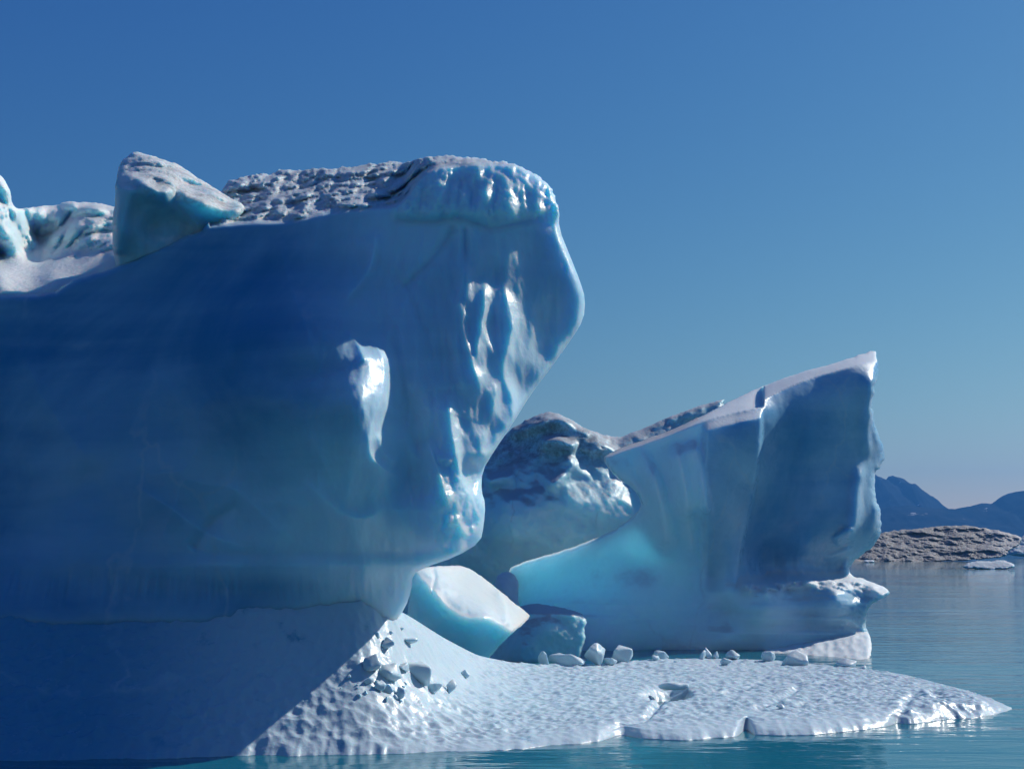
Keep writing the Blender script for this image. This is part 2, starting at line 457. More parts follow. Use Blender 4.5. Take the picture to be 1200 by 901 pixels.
def shelf_prof(px):
    pn = np.interp(px, _gx, _gn)
    zf = np.interp(px, _gx, _gz); pf = np.interp(px, _gx, _gf)
    return Y_at_z(pn, 0.0), Y_at_z(pf, zf), zf

def shelf_base(px, t):
    Yn, Yf, zf = shelf_prof(px)
    Y = Yn + (Yf - Yn) * t
    tc = np.clip(t, 0, 1)
    wl_ = 1 - sst(px, 420, 560)
    tq = np.clip(tc / 0.80, 0, 1)
    z = zf * ((1 - wl_) * (0.35 * tc + 0.65 * tc**1.6) + wl_ * (0.55 * tq + 0.45 * tq**1.7))
    lip = (0.10 + 0.10 * sst(px, 600, 720)) * (1 - np.exp(-np.clip(t, 0, 1) * (Yf - Yn) / 0.35)) * np.clip((Yf - Yn) / 3, 0, 1)
    z = z + lip * (1 - tc)
    return Y, z

def shelf_point(px, py):
    """world point on the shelf seen at a pixel"""
    t = np.linspace(0, 1, 400); Y, z = shelf_base(np.full(400, float(px)), t)
    a, _ = rays(px, 600)
    c, s = math.cos(PITCH), math.sin(PITCH)
    # x = lateral angle: solve px for the point
    yy = Y; zz = z - CAM_H; d = yy * c + zz * s
    vy = CY - F_PX * (-yy * s + zz * c) / d
    i = int(np.argmin(np.abs(vy - py)))
    x = (px - CX) / F_PX * d[i]
    return np.array([x, Y[i], z[i]])

def make_foot():
    cols = np.arange(-290, 1186.5, 1.7)
    ts = np.r_[np.linspace(-0.05, 0, 5)[:-1], np.linspace(0, 1, 330)**1.0, 1 + np.linspace(0, 0.10, 9)[1:]]
    PX, T = np.meshgrid(cols, ts)
    Y, z = shelf_base(PX, T)
    Yn, Yf, zf = shelf_prof(PX)
    zz = z - CAM_H; d = Y * math.cos(PITCH) + zz * math.sin(PITCH)
    X = (PX - CX) / F_PX * d
    P = np.stack([X, Y, z * 0], -1)
    vpy = project(np.stack([X, Y, z], -1))[1]
    width = (Yf - Yn)
    inner = (0.25 + 0.75 * sst(T, 0.01, 0.12)) * sst(T, -0.001, 0.02) * sst(1 - T, 0.0, 0.03) * np.clip(width / 3, 0, 1)
    # gentle undulation
    z = z + 0.07 * fbm(P * 0.35, 3, 5) * inner
    # sun cups: shallow bowls with raised rims, larger near the water on the left
    warp = np.stack([fbm(P * 0.9, 3, 21), fbm(P * 0.9 + 9, 3, 23)], -1) * 0.55
    Q = np.stack([X * 3.9 + 0.25 * Y, Y * 4.4], -1) + warp
    f1, f2 = worley(Q, 2)
    cup = np.clip(f1, 0, 0.8)**1.6
    Q2 = np.stack([X * 6.2, Y * 6.6], -1) + warp * 1.5
    g1, g2 = worley(Q2, 9)
    amp = (0.125 - 0.01 * sst(PX, 450, 900) ) * (0.65 + 0.35 * sst(vpy, 770, 860)) * (0.7 + 0.5 * fbm(P * 0.5, 3, 33))
    z = z + inner * (amp * (cup - 0.25) + 0.042 * (g1 - 0.35) + 0.02 * fbm(P * 7, 3, 41))
    # crevices: a step along each line, the right side lower
    for ln, a, w in (([(792, 800), (780, 815), (760, 838), (742, 845), (715, 857), (700, 864)], 0.16, 5), ([(905, 792), (880, 805), (845, 812)], 0.07, 4),
                     ([(940, 800), (925, 815), (900, 826), (880, 834)], 0.09, 4), ([(1075, 812), (1062, 828), (1058, 845)], 0.10, 6), ([(1085, 808), (1120, 825), (1150, 832)], 0.10, 6),
                     ([(30, 830), (60, 810), (85, 770)], 0.12, 7)):
        a = a * 0.5
        z = z - a * line_feat(PX, vpy, catmull(ln), w, w * 0.7, 0.15) * inner
        z = z + a * 0.35 * line_feat(PX, vpy, catmull([(q[0] - 9, q[1]) for q in ln]), w * 1.1, w * 0.8, 0.15) * inner
    # melt hole
    dh = np.hypot((PX - 783) / 24, (vpy - 812) / 8)
    z = z - 0.45 * np.exp(-dh**4) * inner
    # lumps at the tip
    lump = sst(PX, 1040, 1075) * sst(vpy, 818, 832)
    z = z + lump * inner * 0.10 * fbm(P * 2.2, 3, 51, ridge=True)
    # bay at (870, 855)
    # near lip: wavy edge with an undercut; far edge drops into the channel
    edge = fbm(np.stack([X * 1.2, X * 0, X * 0], -1), 4, 61)
    low = T < 0
    Yw = Y + (0.22 * edge + 0.10 * fbm(np.stack([X * 5, X * 0, X * 0], -1), 3, 66)) * (1 - sst(T, 0.0, 0.12)) * np.clip(width / 2, 0, 1)
    bay = np.exp(-((PX - 874) / 7.0)**2) * 0.9 + np.exp(-((PX - 1052) / 9.0)**2) * 0.35 + np.exp(-((PX - 728) / 20.0)**2) * 0.5
    Yw = Yw + bay * (1 - sst(T, 0.0, 0.10))
    z = z + 0.30 * sst(T, 0.85, 1.04) * (1 - sst(PX, 250, 480))
    z = np.where(low, -0.9 * (-T / 0.05), z)
    Yw = np.where(low, Yw + 0.35 * np.sin(np.clip(-T / 0.05, 0, 1) * 3.1) , Yw)
    far = T > 1
    z = np.where(far, z - 1.6 * np.clip((T - 1) / 0.10, 0, 1)**1.5, z)
    V = np.stack([X * Yw / Y, Yw, z], -1)
    h, w = PX.shape; ids = np.arange(h * w).reshape(h, w)
    Fc = np.stack([ids[:-1, :-1], ids[:-1, 1:], ids[1:, 1:], ids[1:, :-1]], -1).reshape(-1, 4)
    # close underneath
    Vb = V.reshape(-1, 3)
    bot0 = len(Vb)
    ring = np.r_[ids[0, :], ids[1:, -1], ids[-1, -2::-1], ids[-2:0:-1, 0]]
    low_v = Vb[ring].copy(); low_v[:, 2] = -2.0
    Vb = np.vstack([Vb, low_v]); k = len(ring)
    r2 = np.arange(k); nx = (r2 + 1) % k
    side = np.stack([ring, bot0 + r2, bot0 + nx, ring[nx]], 1)
    top_i = np.arange(len(ids[0])); # bottom lid: strip between near and far rows
    o = mesh_obj('foot', Vb, np.vstack([Fc, side]), M['foot'], berg, attrs={'crust': np.r_[(0.12 + 0.88 * sst(PX, 90, 340)).ravel(), np.zeros(k)]})  # white crust fades out leftwards: bluer colour deepens the shade under the wall
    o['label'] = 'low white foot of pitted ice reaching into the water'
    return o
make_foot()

# ---- cliff
CL = [(-300, 360), (-120, 350), (0, 345), (0, 345)]
cliff_poly = [(-320, 330), (-150, 342), (-10, 345), (60, 345), (80, 330), (140, 312), (170, 298), (215, 278), (245, 268), (262, 215), (290, 208), (335, 202), (380, 200), (420, 195), (455, 192), (490, 190), (515, 184), (545, 187), (575, 190),
              (603, 192), (625, 205), (645, 222), (655, 245), (655, 268), (668, 300), (680, 330), (686, 350), (684, 375), (668, 400), (645, 432), (622, 462), (600, 498), (578, 530), (565, 552), (564, 575),
              (569, 590), (567, 615), (563, 635), (535, 652), (500, 664), (484, 672), (482, 692), (475, 712), (462, 730), (430, 742), (360, 750), (-320, 755)]
RUB = catmull([(245, 268), (290, 264), (340, 262), (385, 252), (440, 246), (470, 240), (500, 205), (540, 196), (600, 194)])      # lower edge of the rubble crest
cliff_ctl = [(-300, 360, 37), (-300, 550, 36), (-300, 700, 34), (-300, 820, 33.5), (-100, 360, 36.6), (0, 370, 36), (0, 500, 35), (0, 620, 33.6), (0, 700, 32.4), (0, 820, 32.6), (150, 330, 35.6), (150, 450, 34.2), (150, 600, 32.6), (150, 700, 32.0), (150, 820, 32.5),
             (280, 290, 35.0), (300, 400, 33.2), (300, 520, 32.0), (300, 640, 31.4), (300, 700, 31.9), (300, 820, 32.5), (350, 280, 34.6), (370, 360, 33.4), (400, 430, 32.5), (445, 450, 32.1), (472, 400, 32.9), (472, 450, 32.6), (505, 450, 32.8), (470, 330, 33.8), (450, 265, 34.2),
             (400, 560, 31.3), (430, 520, 31.6), (480, 560, 31.7), (440, 640, 31.4), (430, 672, 31.7), (430, 700, 32.3), (470, 700, 32.6), (430, 820, 33), (540, 560, 31.8), (545, 600, 31.2), (550, 635, 31.5), (500, 640, 31.3), (480, 665, 31.9),
             (520, 480, 32.6), (520, 400, 33.2), (540, 300, 33.8), (560, 240, 34.0), (560, 205, 34.6), (620, 215, 34.9), (645, 260, 34.8), (600, 330, 34.2), (600, 420, 33.8), (580, 490, 33.4), (660, 340, 34.7), (680, 360, 35.0), (640, 400, 34.5), (610, 460, 34.0), (500, 260, 34.0)]
rb = Rbf(cliff_ctl, 0.01)
RIDGES = [  # (line, amplitude m, width left px, width right px)
    ([(438, 262), (441, 285), (432, 318), (412, 345), (396, 362)], 0.22, 20, 7),
    ([(425, 388), (444, 410), (452, 440), (446, 470), (434, 500), (432, 530), (448, 548), (478, 560)], 0.30, 34, 8),
    ([(405, 388), (420, 405), (430, 430)], 0.16, 10, 5), ([(440, 505), (450, 530), (466, 545)], 0.12, 8, 5),
    ([(544, 290), (547, 340), (543, 375), (548, 402), (556, 430), (562, 452), (560, 480)], 0.26, 26, 7),
    ([(566, 325), (568, 360), (562, 400), (558, 430)], 0.16, 12, 6),
    ([(586, 318), (592, 345), (602, 378), (596, 408), (591, 438), (600, 468), (599, 500), (590, 525)], 0.30, 34, 7),
    ([(500, 515), (511, 545), (522, 578), (530, 604)], 0.26, 14, 6), ([(527, 455), (528, 495), (535, 535), (545, 572), (552, 600)], 0.26, 26, 7),
    ([(512, 543), (522, 540), (531, 546)], 0.16, 7, 5), ([(575, 445), (582, 460), (572, 500), (566, 530)], 0.12, 12, 6), ([(480, 330), (470, 380), (478, 430), (490, 480)], 0.12, 34, 18),
    ([(535, 602), (541, 618), (550, 628), (560, 616)], 0.20, 7, 5), ([(546, 572), (556, 590), (562, 612)], 0.18, 7, 5), ([(622, 300), (630, 350), (622, 400), (604, 450)], 0.16, 30, 16),
    ([(325, 270), (340, 330), (362, 390), (375, 440)], 0.20, 40, 22),
    ([(350, 560), (400, 600), (430, 605), (455, 590)], 0.16, 22, 10), ([(260, 560), (290, 590), (345, 640)], 0.14, 24, 12), ([(150, 560), (230, 620), (300, 650)], 0.14, 26, 14),
    ([(20, 400), (60, 480), (120, 560)], 0.2, 60, 40),
]
GROOVES = [([(535, 262), (510, 300), (470, 340)], 0.10, 5, 5), ([(545, 262), (546, 330), (545, 370)], 0.10, 4, 4), ([(458, 257), (500, 260), (540, 256), (575, 268), (620, 258), (650, 250)], 0.10, 5, 4),
           ([(225, 645), (250, 610), (280, 590)], 0.10, 8, 8), ([(-20, 676), (250, 679), (480, 682)], 0.07, 18, 14)]
KD = 0.74      # the wall stands this much nearer than its control depths
def overhang(Yp): return 0.8 * (1 - sst(Yp, 450, 650))
def cliff_front(X, Yp): return KD * cliff_depth(X, Yp)
def cliff_depth(X, Yp):
    Fd = rb(X, Yp)
    Fd = Fd - overhang(Yp)
    P = pt(X, Yp, Fd)
    wx = 5 * fbm(P * 0.6, 3, 301); wy = 5 * fbm(P * 0.6, 3, 302)
    for ln, a, wl, wr in RIDGES: Fd = Fd - 1.15 * a * line_feat(X + wx * 0.5, Yp + wy, catmull(ln), wl, wr, 0.22, 1.15)
    L1 = np.interp(Yp, [300, 350, 385, 420, 450, 480, 520, 600], [340, 362, 382, 400, 408, 411, 412, 412]) + 9 * fbm(P * 0.7, 3, 303)
    wd = 80 + 22 * fbm(P * 0.5, 2, 304)
    Fd = Fd - 1.4 * sst(X, 150, 355) * (1 - sst(X, L1, L1 + wd)) * sst(Yp, 305, 405) * (1 - sst(Yp, 460, 620))
    fl2 = fbm(np.stack([P[..., 0] * .5 + 0.12 * P[..., 2], P[..., 1] * .2, P[..., 2] * .16], -1), 4, 311, ridge=True)
    Fd = Fd - 0.28 * fl2 * sst(X, 400, 500) * sst(Yp, 270, 330) * (1 - 0.6 * sst(Yp, 590, 650)) * (1 - 0.85 * sst(X, 592, 632))
    Fd = Fd - 0.05 * fbm(np.stack([P[..., 0] * 2.2 + 0.3 * P[..., 2], P[..., 1] * .4, P[..., 2] * .5], -1), 4, 313, ridge=True) * sst(X, 360, 480) * sst(Yp, 270, 330)
    # curtain folds on the right half, shallow scallops on the lower bulge
    fr = sst(X, 440, 520) * sst(Yp, 258, 300)
    fold = 1 - np.abs(2 * (((P[..., 0] * 0.55 + 0.9 * fbm(np.stack([P[..., 0] * .4, P[..., 1] * 0, P[..., 2] * .16], -1), 3, 305) + 0.06 * P[..., 2]) % 1.0) - 0.5) * 1.0)
    Fd = Fd - fr * 0.08 * fold**2.2
    q1, q2 = worley(np.stack([P[..., 0] * 0.42 + 0.35 * fbm(P * .5, 3, 306), P[..., 2] * 0.40 + 0.35 * fbm(P * .5, 3, 307)], -1), 12)
    sc_ = sst(X, 120, 240) * (1 - sst(X, 500, 560)) * sst(Yp, 440, 500) * (1 - sst(Yp, 645, 665))
    Fd = Fd + sc_ * 0.38 * (0.6 - np.clip(q1, 0, 0.75)**1.5) - 0.05 * fbm(np.stack([P[..., 0] * 1.8, P[..., 1] * .4, P[..., 2] * .5], -1), 4, 308, ridge=True) * sst(X, 250, 420)
    for ln, a, wl, wr in GROOVES: Fd = Fd + a * line_feat(X, Yp, catmull(ln), wl, wr, 0.08)
    # crest: above its lower edge the ground falls back towards the skyline
    ry = np.interp(X, RUB[:, 0], RUB[:, 1])
    up = np.clip(ry - Yp, 0, None) * ((X > 245) & (X < 610))
    P = pt(X, Yp, Fd)
    lump = up > 0
    Fd = Fd + up * 0.085
    P = pt(X, Yp, Fd)
    m = sst(up, 0, 8)
    f1, f2, _ = worley3(P * np.array([2.3, 0.5, 1.6]) + 0.5 * np.stack([fbm(P * .8, 3, 309)] * 3, -1), 3)
    Fd = Fd + m * (0.8 * (f1 - 0.5) + 1.1 * fbm(P * np.array([1.1, .35, .8]), 6, 7, gain=.58) + 0.5 * fbm(P * 2.2, 4, 8))
    # fluted cap at the top right
    cap = sst(X, 450, 485) * (1 - sst(Yp, 246, 264)) * (1 - m)
    fl = fbm(np.stack([P[..., 0] * 2.6, P[..., 1] * .5, P[..., 2] * 0.7], -1), 4, 31)
    Fd = Fd - cap * (0.30 + 0.38 * fl + 0.08 * fbm(P * 2.8, 4, 32, ridge=True))
    Fd = Fd + 0.9 * sst(X, 524, 566) * sst(Yp, 530, 560) * (1 - sst(Yp, 638, 655))
    # flare into the foot
    Fd = Fd - 0.25 * sst(Yp, 690, 730) * (1 - sst(X, 425, 478))
    # left rim lip (snow ramp edge)
    Fd = Fd + 0.35 * fbm(P * np.array([0.35, 0.3, 0.2]), 3, 12) + 0.05 * fbm(P * np.array([1.4, 1.0, 0.5]), 4, 13)
    # drip flutes just above the old waterline
    w = np.exp(-((Yp - 690) / 18.0)**2) * (X < 480)
    Fd = Fd + w * 0.05 * fbm(np.stack([P[..., 0] * 7, P[..., 1] * .3, P[..., 2] * 0.6], -1), 3, 77)
    rgt = sst(X, 500, 530) * sst(Yp, 530, 560) * (1 - sst(Yp, 640, 660))
    Fd = Fd + rgt * 0.16 * fbm(P * np.array([3.4, 1.0, 2.0]), 4, 78, ridge=True)
    return Fd
def cliff_rough(X, Yp):
    P = np.stack([X / 14.0, Yp / 14.0, X * 0], -1)
    m = (1 - sst(Yp, 235, 262)) * sst(X, 240, 262)
    m2 = (1 - sst(Yp, 300, 360)) * (1 - m)
    return m * (4.5 * fbm(P, 4, 3) + 1.8 * fbm(P * 3.1, 3, 6) + 1.5) + m2 * 2.5 * fbm(P * 0.8, 3, 4) * (X < 262)
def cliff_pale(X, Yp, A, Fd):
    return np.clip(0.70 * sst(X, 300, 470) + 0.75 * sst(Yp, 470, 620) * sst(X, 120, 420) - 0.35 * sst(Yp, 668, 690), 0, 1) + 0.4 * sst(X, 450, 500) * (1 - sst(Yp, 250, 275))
def cliff_dirt(X, Yp, A, Fd):
    ry = np.interp(X, RUB[:, 0], RUB[:, 1])
    return sst(ry - Yp, -3, 6) * sst(X, 250, 300) * 0.4 * (1 - sst(X, 560, 640))
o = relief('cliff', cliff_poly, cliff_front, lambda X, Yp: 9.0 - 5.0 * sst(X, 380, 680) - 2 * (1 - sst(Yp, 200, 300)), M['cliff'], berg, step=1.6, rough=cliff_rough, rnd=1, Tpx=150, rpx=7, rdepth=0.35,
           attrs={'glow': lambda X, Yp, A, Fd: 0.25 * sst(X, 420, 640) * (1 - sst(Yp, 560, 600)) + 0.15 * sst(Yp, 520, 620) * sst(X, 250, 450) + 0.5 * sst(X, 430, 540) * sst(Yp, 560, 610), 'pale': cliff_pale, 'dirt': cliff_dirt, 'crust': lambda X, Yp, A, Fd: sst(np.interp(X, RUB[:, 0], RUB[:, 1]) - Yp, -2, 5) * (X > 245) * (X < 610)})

# ---- snow ramp and rubble ridge behind the left rim
ramp_poly = [(-330, 250), (-200, 215), (-60, 190), (-12, 196), (4, 208), (12, 222), (15, 240), (24, 247), (34, 243), (60, 240), (90, 236), (130, 240), (170, 250), (235, 262), (262, 262), (270, 300), (250, 330), (120, 420), (-330, 430)]
ramp_ctl = [(-300, 240, 47), (-300, 345, 37.6), (-100, 345, 37.2), (0, 345, 36.6), (60, 347, 36.3), (150, 315, 36.0), (230, 282, 35.6), (0, 320, 38.6), (60, 320, 38.5), (130, 300, 38.5), (0, 300, 42.5), (50, 300, 43.0), (30, 270, 43.5),
            (110, 290, 41), (150, 280, 40.5), (60, 245, 45), (130, 245, 45), (200, 262, 42), (0, 250, 40.5), (0, 215, 41.5), (12, 280, 40.8), (255, 270, 38), (100, 265, 43), (-100, 260, 43), (0, 400, 38), (200, 380, 38), (-300, 420, 38)]
rr_ = Rbf(ramp_ctl, 0.005)
def ramp_front(X, Yp):
    Fd = rr_(X, Yp) - 0.8
    rim = np.interp(X, [-320, -150, -10, 60, 80, 140, 170, 215, 245, 262, 300], [330, 342, 345, 345, 330, 312, 298, 278, 268, 262, 262])
    Fd = np.where(Yp > rim + 5, np.maximum(Fd, cliff_depth(X, Yp) + 0.8), Fd); P = pt(X, Yp, Fd)
    m = 1 - sst(Yp, 285, 315)
    f1, f2, _ = worley3(P * np.array([1.3, 0.6, 1.5]), 4)
    return KD * (Fd + m * (1.3 * (f1 - 0.5) + 1.0 * fbm(P * 0.8, 5, 17, ridge=True)) + (1 - m) * (0.3 * fbm(P * np.array([0.5, 0.5, 1.8]), 4, 18)) + 0.22 * m * fbm(P * 2.2, 5, 19, gain=.6) + 0.08 * fbm(P * 3, 3, 20))
relief('upper_slope', ramp_poly, ramp_front, 6.0, M['rim'], berg, step=2.2, rnd=1, Tpx=60, rpx=8, rdepth=0.8,
       rough=lambda X, Yp: 3.0 * fbm(np.stack([X / 13., Yp / 13., X * 0], -1), 4, 9),
       attrs={'pale': lambda X, Yp, A, Fd: np.full(X.shape, 0.9), 'glow': lambda X, Yp, A, Fd: np.full(X.shape, 0.3), 'crust': lambda X, Yp, A, Fd: np.full(X.shape, 0.35), 'dirt': lambda X, Yp, A, Fd: sst(X, 70, 110) * (1 - sst(Yp, 262, 285)) * 0.3})

# ---- leaning pinnacle
pin_poly = [(133, 300), (131, 270), (134, 235), (137, 205), (140, 192), (150, 183), (158, 177), (172, 182), (190, 187), (208, 192), (228, 206), (248, 218), (268, 231), (285, 240), (287, 246), (276, 258), (270, 266), (262, 272), (245, 276), (228, 282), (210, 296), (185, 330), (140, 335)]
pin_ctl = [(135, 300, 36.4), (145, 215, 36.2), (150, 186, 38.4), (170, 200, 36.6), (165, 182, 38.6), (200, 215, 36.0), (210, 196, 38.2), (240, 238, 35.8), (235, 215, 37.6), (280, 245, 36.4), (272, 240, 36.9), (200, 224, 36.0), (160, 235, 35.8), (180, 262, 36.3), (220, 262, 36.4), (250, 262, 36.6), (155, 270, 35.9), (170, 300, 36.0), (200, 290, 36.0), (160, 330, 36.0)]
rp = Rbf(pin_ctl, 0.003)
def pin_front(X, Yp):
    Fd = rp(X, Yp) - 0.8
    rim = np.interp(X, [130, 140, 170, 215, 245, 262, 300], [316, 312, 300, 282, 270, 264, 264])
    Fd = Fd + np.clip(Yp - rim, 0, None) * 0.06
    Fd = Fd - 0.4 * line_feat(X, Yp, catmull([(142, 205), (165, 212), (185, 225), (207, 224)]), 14, 4, 0.2) - 0.45 * line_feat(X, Yp, catmull([(207, 222), (235, 236), (270, 246), (286, 243)]), 12, 4, 0.15)
    Fd = Fd - 0.35 * line_feat(X, Yp, catmull([(150, 215), (143, 250), (136, 300)]), 8, 12, 0.1)
    P = pt(X, Yp, Fd)
    tp = 1 - sst(Yp - (200 + (X - 140) * 0.28), -6, 14)
    return KD * (Fd + tp * (0.5 * fbm(P * np.array([.8, .8, 1.6]), 4, 71, ridge=True) + 0.09 * fbm(P * 4, 3, 72)) + 0.2 * fbm(P * 0.7, 4, 73) + 0.05 * fbm(P * np.array([4, 2, .8]), 3, 74))
relief('pinnacle', pin_poly, pin_front, 2.0, M['rim'], berg, step=1.6, rnd=1, Tpx=40, rpx=7, rdepth=0.5, rough=lambda X, Yp: 1.6 * fbm(np.stack([X / 9., Yp / 9., X * 0], -1), 3, 10),
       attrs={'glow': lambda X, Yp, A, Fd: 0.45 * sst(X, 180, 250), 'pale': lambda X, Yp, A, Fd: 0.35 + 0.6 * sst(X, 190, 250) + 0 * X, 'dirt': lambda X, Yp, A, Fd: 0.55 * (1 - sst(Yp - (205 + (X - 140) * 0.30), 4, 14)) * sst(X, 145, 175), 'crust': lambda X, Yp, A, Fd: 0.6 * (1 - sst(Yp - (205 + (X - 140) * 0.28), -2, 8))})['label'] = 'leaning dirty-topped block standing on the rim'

# ------------------------------------------------------------------ iceberg with the slanting tower
TOWER_LABEL = ('blue wedge-shaped iceberg with slanting flat top and undercut waterline behind the white foot', 'iceberg')
tow_poly = [(704, 537), (722, 527), (752, 516), (790, 503), (840, 478), (893, 452), (945, 434), (985, 424), (1008, 415), (1024, 411), (1029, 415), (1029, 440), (1022, 462), (1023, 490), (1030, 512), (1039, 535), (1033, 547), (1025, 553), (1026, 575), (1031, 600), (1034, 618), (1030, 632),
            (1012, 650), (996, 662), (996, 674), (1018, 680), (1041, 690), (1045, 695), (1034, 701), (1018, 711), (1013, 728), (1018, 742), (1023, 752), (1022, 762), (1016, 785), (900, 800), (690, 810), (640, 790), (618, 740), (606, 700), (590, 668), (622, 655), (660, 645), (700, 630), (730, 614), (748, 600), (752, 588), (742, 572), (722, 560)]
tow_ctl = [(704, 537, 45.6), (780, 520, 44.6), (822, 500, 44.1), (740, 560, 45.0), (760, 600, 44.8), (810, 600, 44.2), (828, 600, 44.3), (860, 490, 44.5), (892, 482, 44.7), (890, 520, 44.8), (860, 600, 45.0), (870, 660, 45.7), (905, 520, 45.3), (903, 470, 45.2), (960, 450, 45.8), (1020, 430, 46.0), (1028, 412, 48),
           (890, 600, 46.0), (950, 560, 46.0), (1015, 540, 46.4), (1036, 535, 47.2), (1030, 610, 46.6), (1000, 620, 45.8), (940, 640, 46.0), (1000, 660, 47.2), (900, 674, 46.7), (980, 674, 47.2), (830, 676, 45.6), (760, 660, 45.2), (700, 660, 45.6), (640, 665, 46.4), (600, 668, 47.2),
           (760, 690, 44.6), (700, 720, 44.6), (640, 720, 45.5), (850, 690, 44.8), (900, 694, 44.6), (980, 695, 44.6), (1035, 697, 45.4), (1030, 684, 46.8), (850, 720, 45.0), (950, 725, 45.1), (1012, 728, 45.6), (750, 740, 44.4), (850, 748, 44.4), (930, 747, 44.9), (1015, 741, 45.6),
           (860, 768, 44.6), (940, 773, 45.0), (1018, 764, 45.4), (760, 780, 44.6), (900, 800, 45.0), (1010, 790, 45.4), (690, 810, 43.5), (640, 790, 45)]
rt = Rbf(tow_ctl, 0.004)
TRIM = catmull([(704, 538), (780, 512), (830, 492), (868, 482), (893, 477), (895, 468), (930, 451), (958, 441), (990, 432), (1022, 424), (1030, 424)])
def tow_front(X, Yp):
    Fd = rt(X, Yp)
    Fd = Fd + 0.9 * sst(X, 870, 1050) * (1 - sst(Yp, 674, 684))
    # facet B stands proud of facet C along a slanting edge
    eb = np.interp(Yp, [470, 520, 560, 620, 690], [893, 892, 886, 874, 860])
    b = sst(X, 818, 830) * (1 - sst(X - eb, -2, 3)) * (1 - sst(Yp, 640, 690))
    Fd = Fd - 0.45 * b * sst(Yp - np.interp(X, TRIM[:, 0], TRIM[:, 1]), 0, 14)
    # facet A ridge on its right side, curtains inside it
    for ln, a, wl, wr in (([(810, 512), (818, 540), (824, 580), (828, 610)], 0.5, 26, 6), ([(788, 512), (800, 560), (806, 610), (812, 660)], 0.30, 13, 6), ([(745, 518), (768, 570), (783, 620), (790, 660)], 0.40, 20, 8), ([(762, 540), (776, 600), (782, 655)], 0.28, 9, 6), ([(722, 530), (742, 565), (762, 610), (770, 650)], 0.25, 14, 7),
                          ([(704, 537), (725, 560), (748, 582), (752, 600)], 0.3, 18, 10), ([(1012, 540), (1005, 580), (1002, 612), (990, 640)], 0.35, 8, 5), ([(1030, 560), (1028, 600), (1015, 640)], 0.15, 6, 5), ([(975, 634), (990, 624), (1002, 618)], 0.22, 6, 3), ([(965, 655), (985, 648), (1000, 640)], 0.15, 5, 3),
                          ([(1022, 430), (1024, 470), (1016, 500), (1020, 540)], 0.3, 10, 5), ([(945, 440), (955, 520), (960, 600)], 0.15, 24, 18)):
        Fd = Fd - a * line_feat(X, Yp, catmull(ln), wl, wr, 0.2)
    P = pt(X, Yp, Fd)
    # flat slanting top
    ty = np.interp(X, TRIM[:, 0], TRIM[:, 1]); up = np.clip(ty - Yp, 0, None) * (Yp < 560)
    Fd = Fd + up * 0.22
    # crumbly waterline ledge
    lg = line_feat(X, Yp, catmull([(862, 686), (900, 687), (940, 682), (1000, 684), (1040, 692)]), 9, 7, 0.1)
    P = pt(X, Yp, Fd)
    Fd = Fd - lg * (0.45 + 0.4 * fbm(P * np.array([2.4, 1.5, 3.6]), 4, 101, ridge=True))
    # horizontal melt lines below it
    strat = fbm(np.stack([P[..., 0] * 0.12, P[..., 1] * 0.1, P[..., 2] * 5.0 + 0.03 * X / 10], -1), 3, 103)
    low = sst(Yp, 690, 705) * (1 - sst(Yp, 745, 760))
    Fd = Fd + low * 0.12 * strat * (0.3 + 0.7 * sst(X, 820, 980))
    right = sst(X, 960, 1010) * low
    Fd = Fd + right * 0.12 * fbm(P * np.array([5, 1, 9]), 3, 105)
    yf = np.interp(X, [700, 815, 850, 900, 950, 1000, 1030], [800, 778, 769, 760, 752, 743, 739]) + 1.5 * fbm(np.stack([X / 12., X * 0, X * 0], -1), 3, 115)
    dn = np.clip(Yp - yf, 0, None); foot = sst(dn, 0, 3)
    Fd = Fd - 0.6 * foot - dn * 0.13
    f1, f2 = worley(np.stack([P[..., 0] * 3.2, P[..., 2] * 6], -1), 6)
    Fd = Fd - foot * 0.30 * f1
    # flutes above the ledge
    flt = np.exp(-((Yp - 668) / 16.0)**2) * sst(X, 840, 880)
    Fd = Fd + flt * 0.14 * fbm(np.stack([P[..., 0] * 5, P[..., 1] * .3, P[..., 2] * .6], -1), 3, 107)
    Fd = Fd + 0.22 * (1 - 0.8 * sst(Yp, 650, 690)) * fbm(P * np.array([.5, .4, .25]), 3, 111) + 0.04 * fbm(P * np.array([2, 2, .8]), 4, 113)
    return Fd
def tow_pale(X, Yp, A, Fd):
    a = (1 - sst(X, 812, 832)) * (0.8 + 0.2 * sst(Yp, 600, 640)); a = a * (1 - 0.5 * sst(Yp, 700, 740))
    strat = fbm(np.stack([A[..., 0] * 0.08, A[..., 1] * 0.1, A[..., 2] * 2.2], -1), 3, 203)
    return np.clip(a * 1.1 + 0.14 + 0.35 * sst(Yp, 690, 700) + 0.25 * sst(Yp, 600, 690) * (1 - sst(X, 850, 980)) + 0.3 * strat * sst(Yp, 680, 700), 0, 1)
def tow_thick(X, Yp): return 3.2 - 2.3 * (1 - sst(X, 790, 870)) * (1 - sst(Yp, 690, 740))
tow = relief('iceberg', tow_poly, tow_front, tow_thick, M['tower'], None, step=1.5, rnd=1, Tpx=45, rpx=6, rdepth=0.5,
       rough=lambda X, Yp: fbm(np.stack([X / 9., Yp / 9., X * 0], -1), 3, 20) * (0.8 + 1.8 * sst(X, 985, 1010)),
       attrs={'pale': tow_pale, 'glow': lambda X, Yp, A, Fd: (1 - sst(X, 800, 860)) * (0.45 + 0.3 * sst(Yp, 560, 640)), 'crust': lambda X, Yp, A, Fd: np.clip(line_feat(X, Yp, catmull([(862, 684), (900, 685), (940, 680), (1000, 682), (1040, 692)]), 8, 8, 0.05) * 2 + sst(Yp - np.interp(X, [700, 815, 850, 900, 950, 1000, 1030], [800, 778, 769, 760, 752, 743, 739]), -1, 3), 0, 1)})

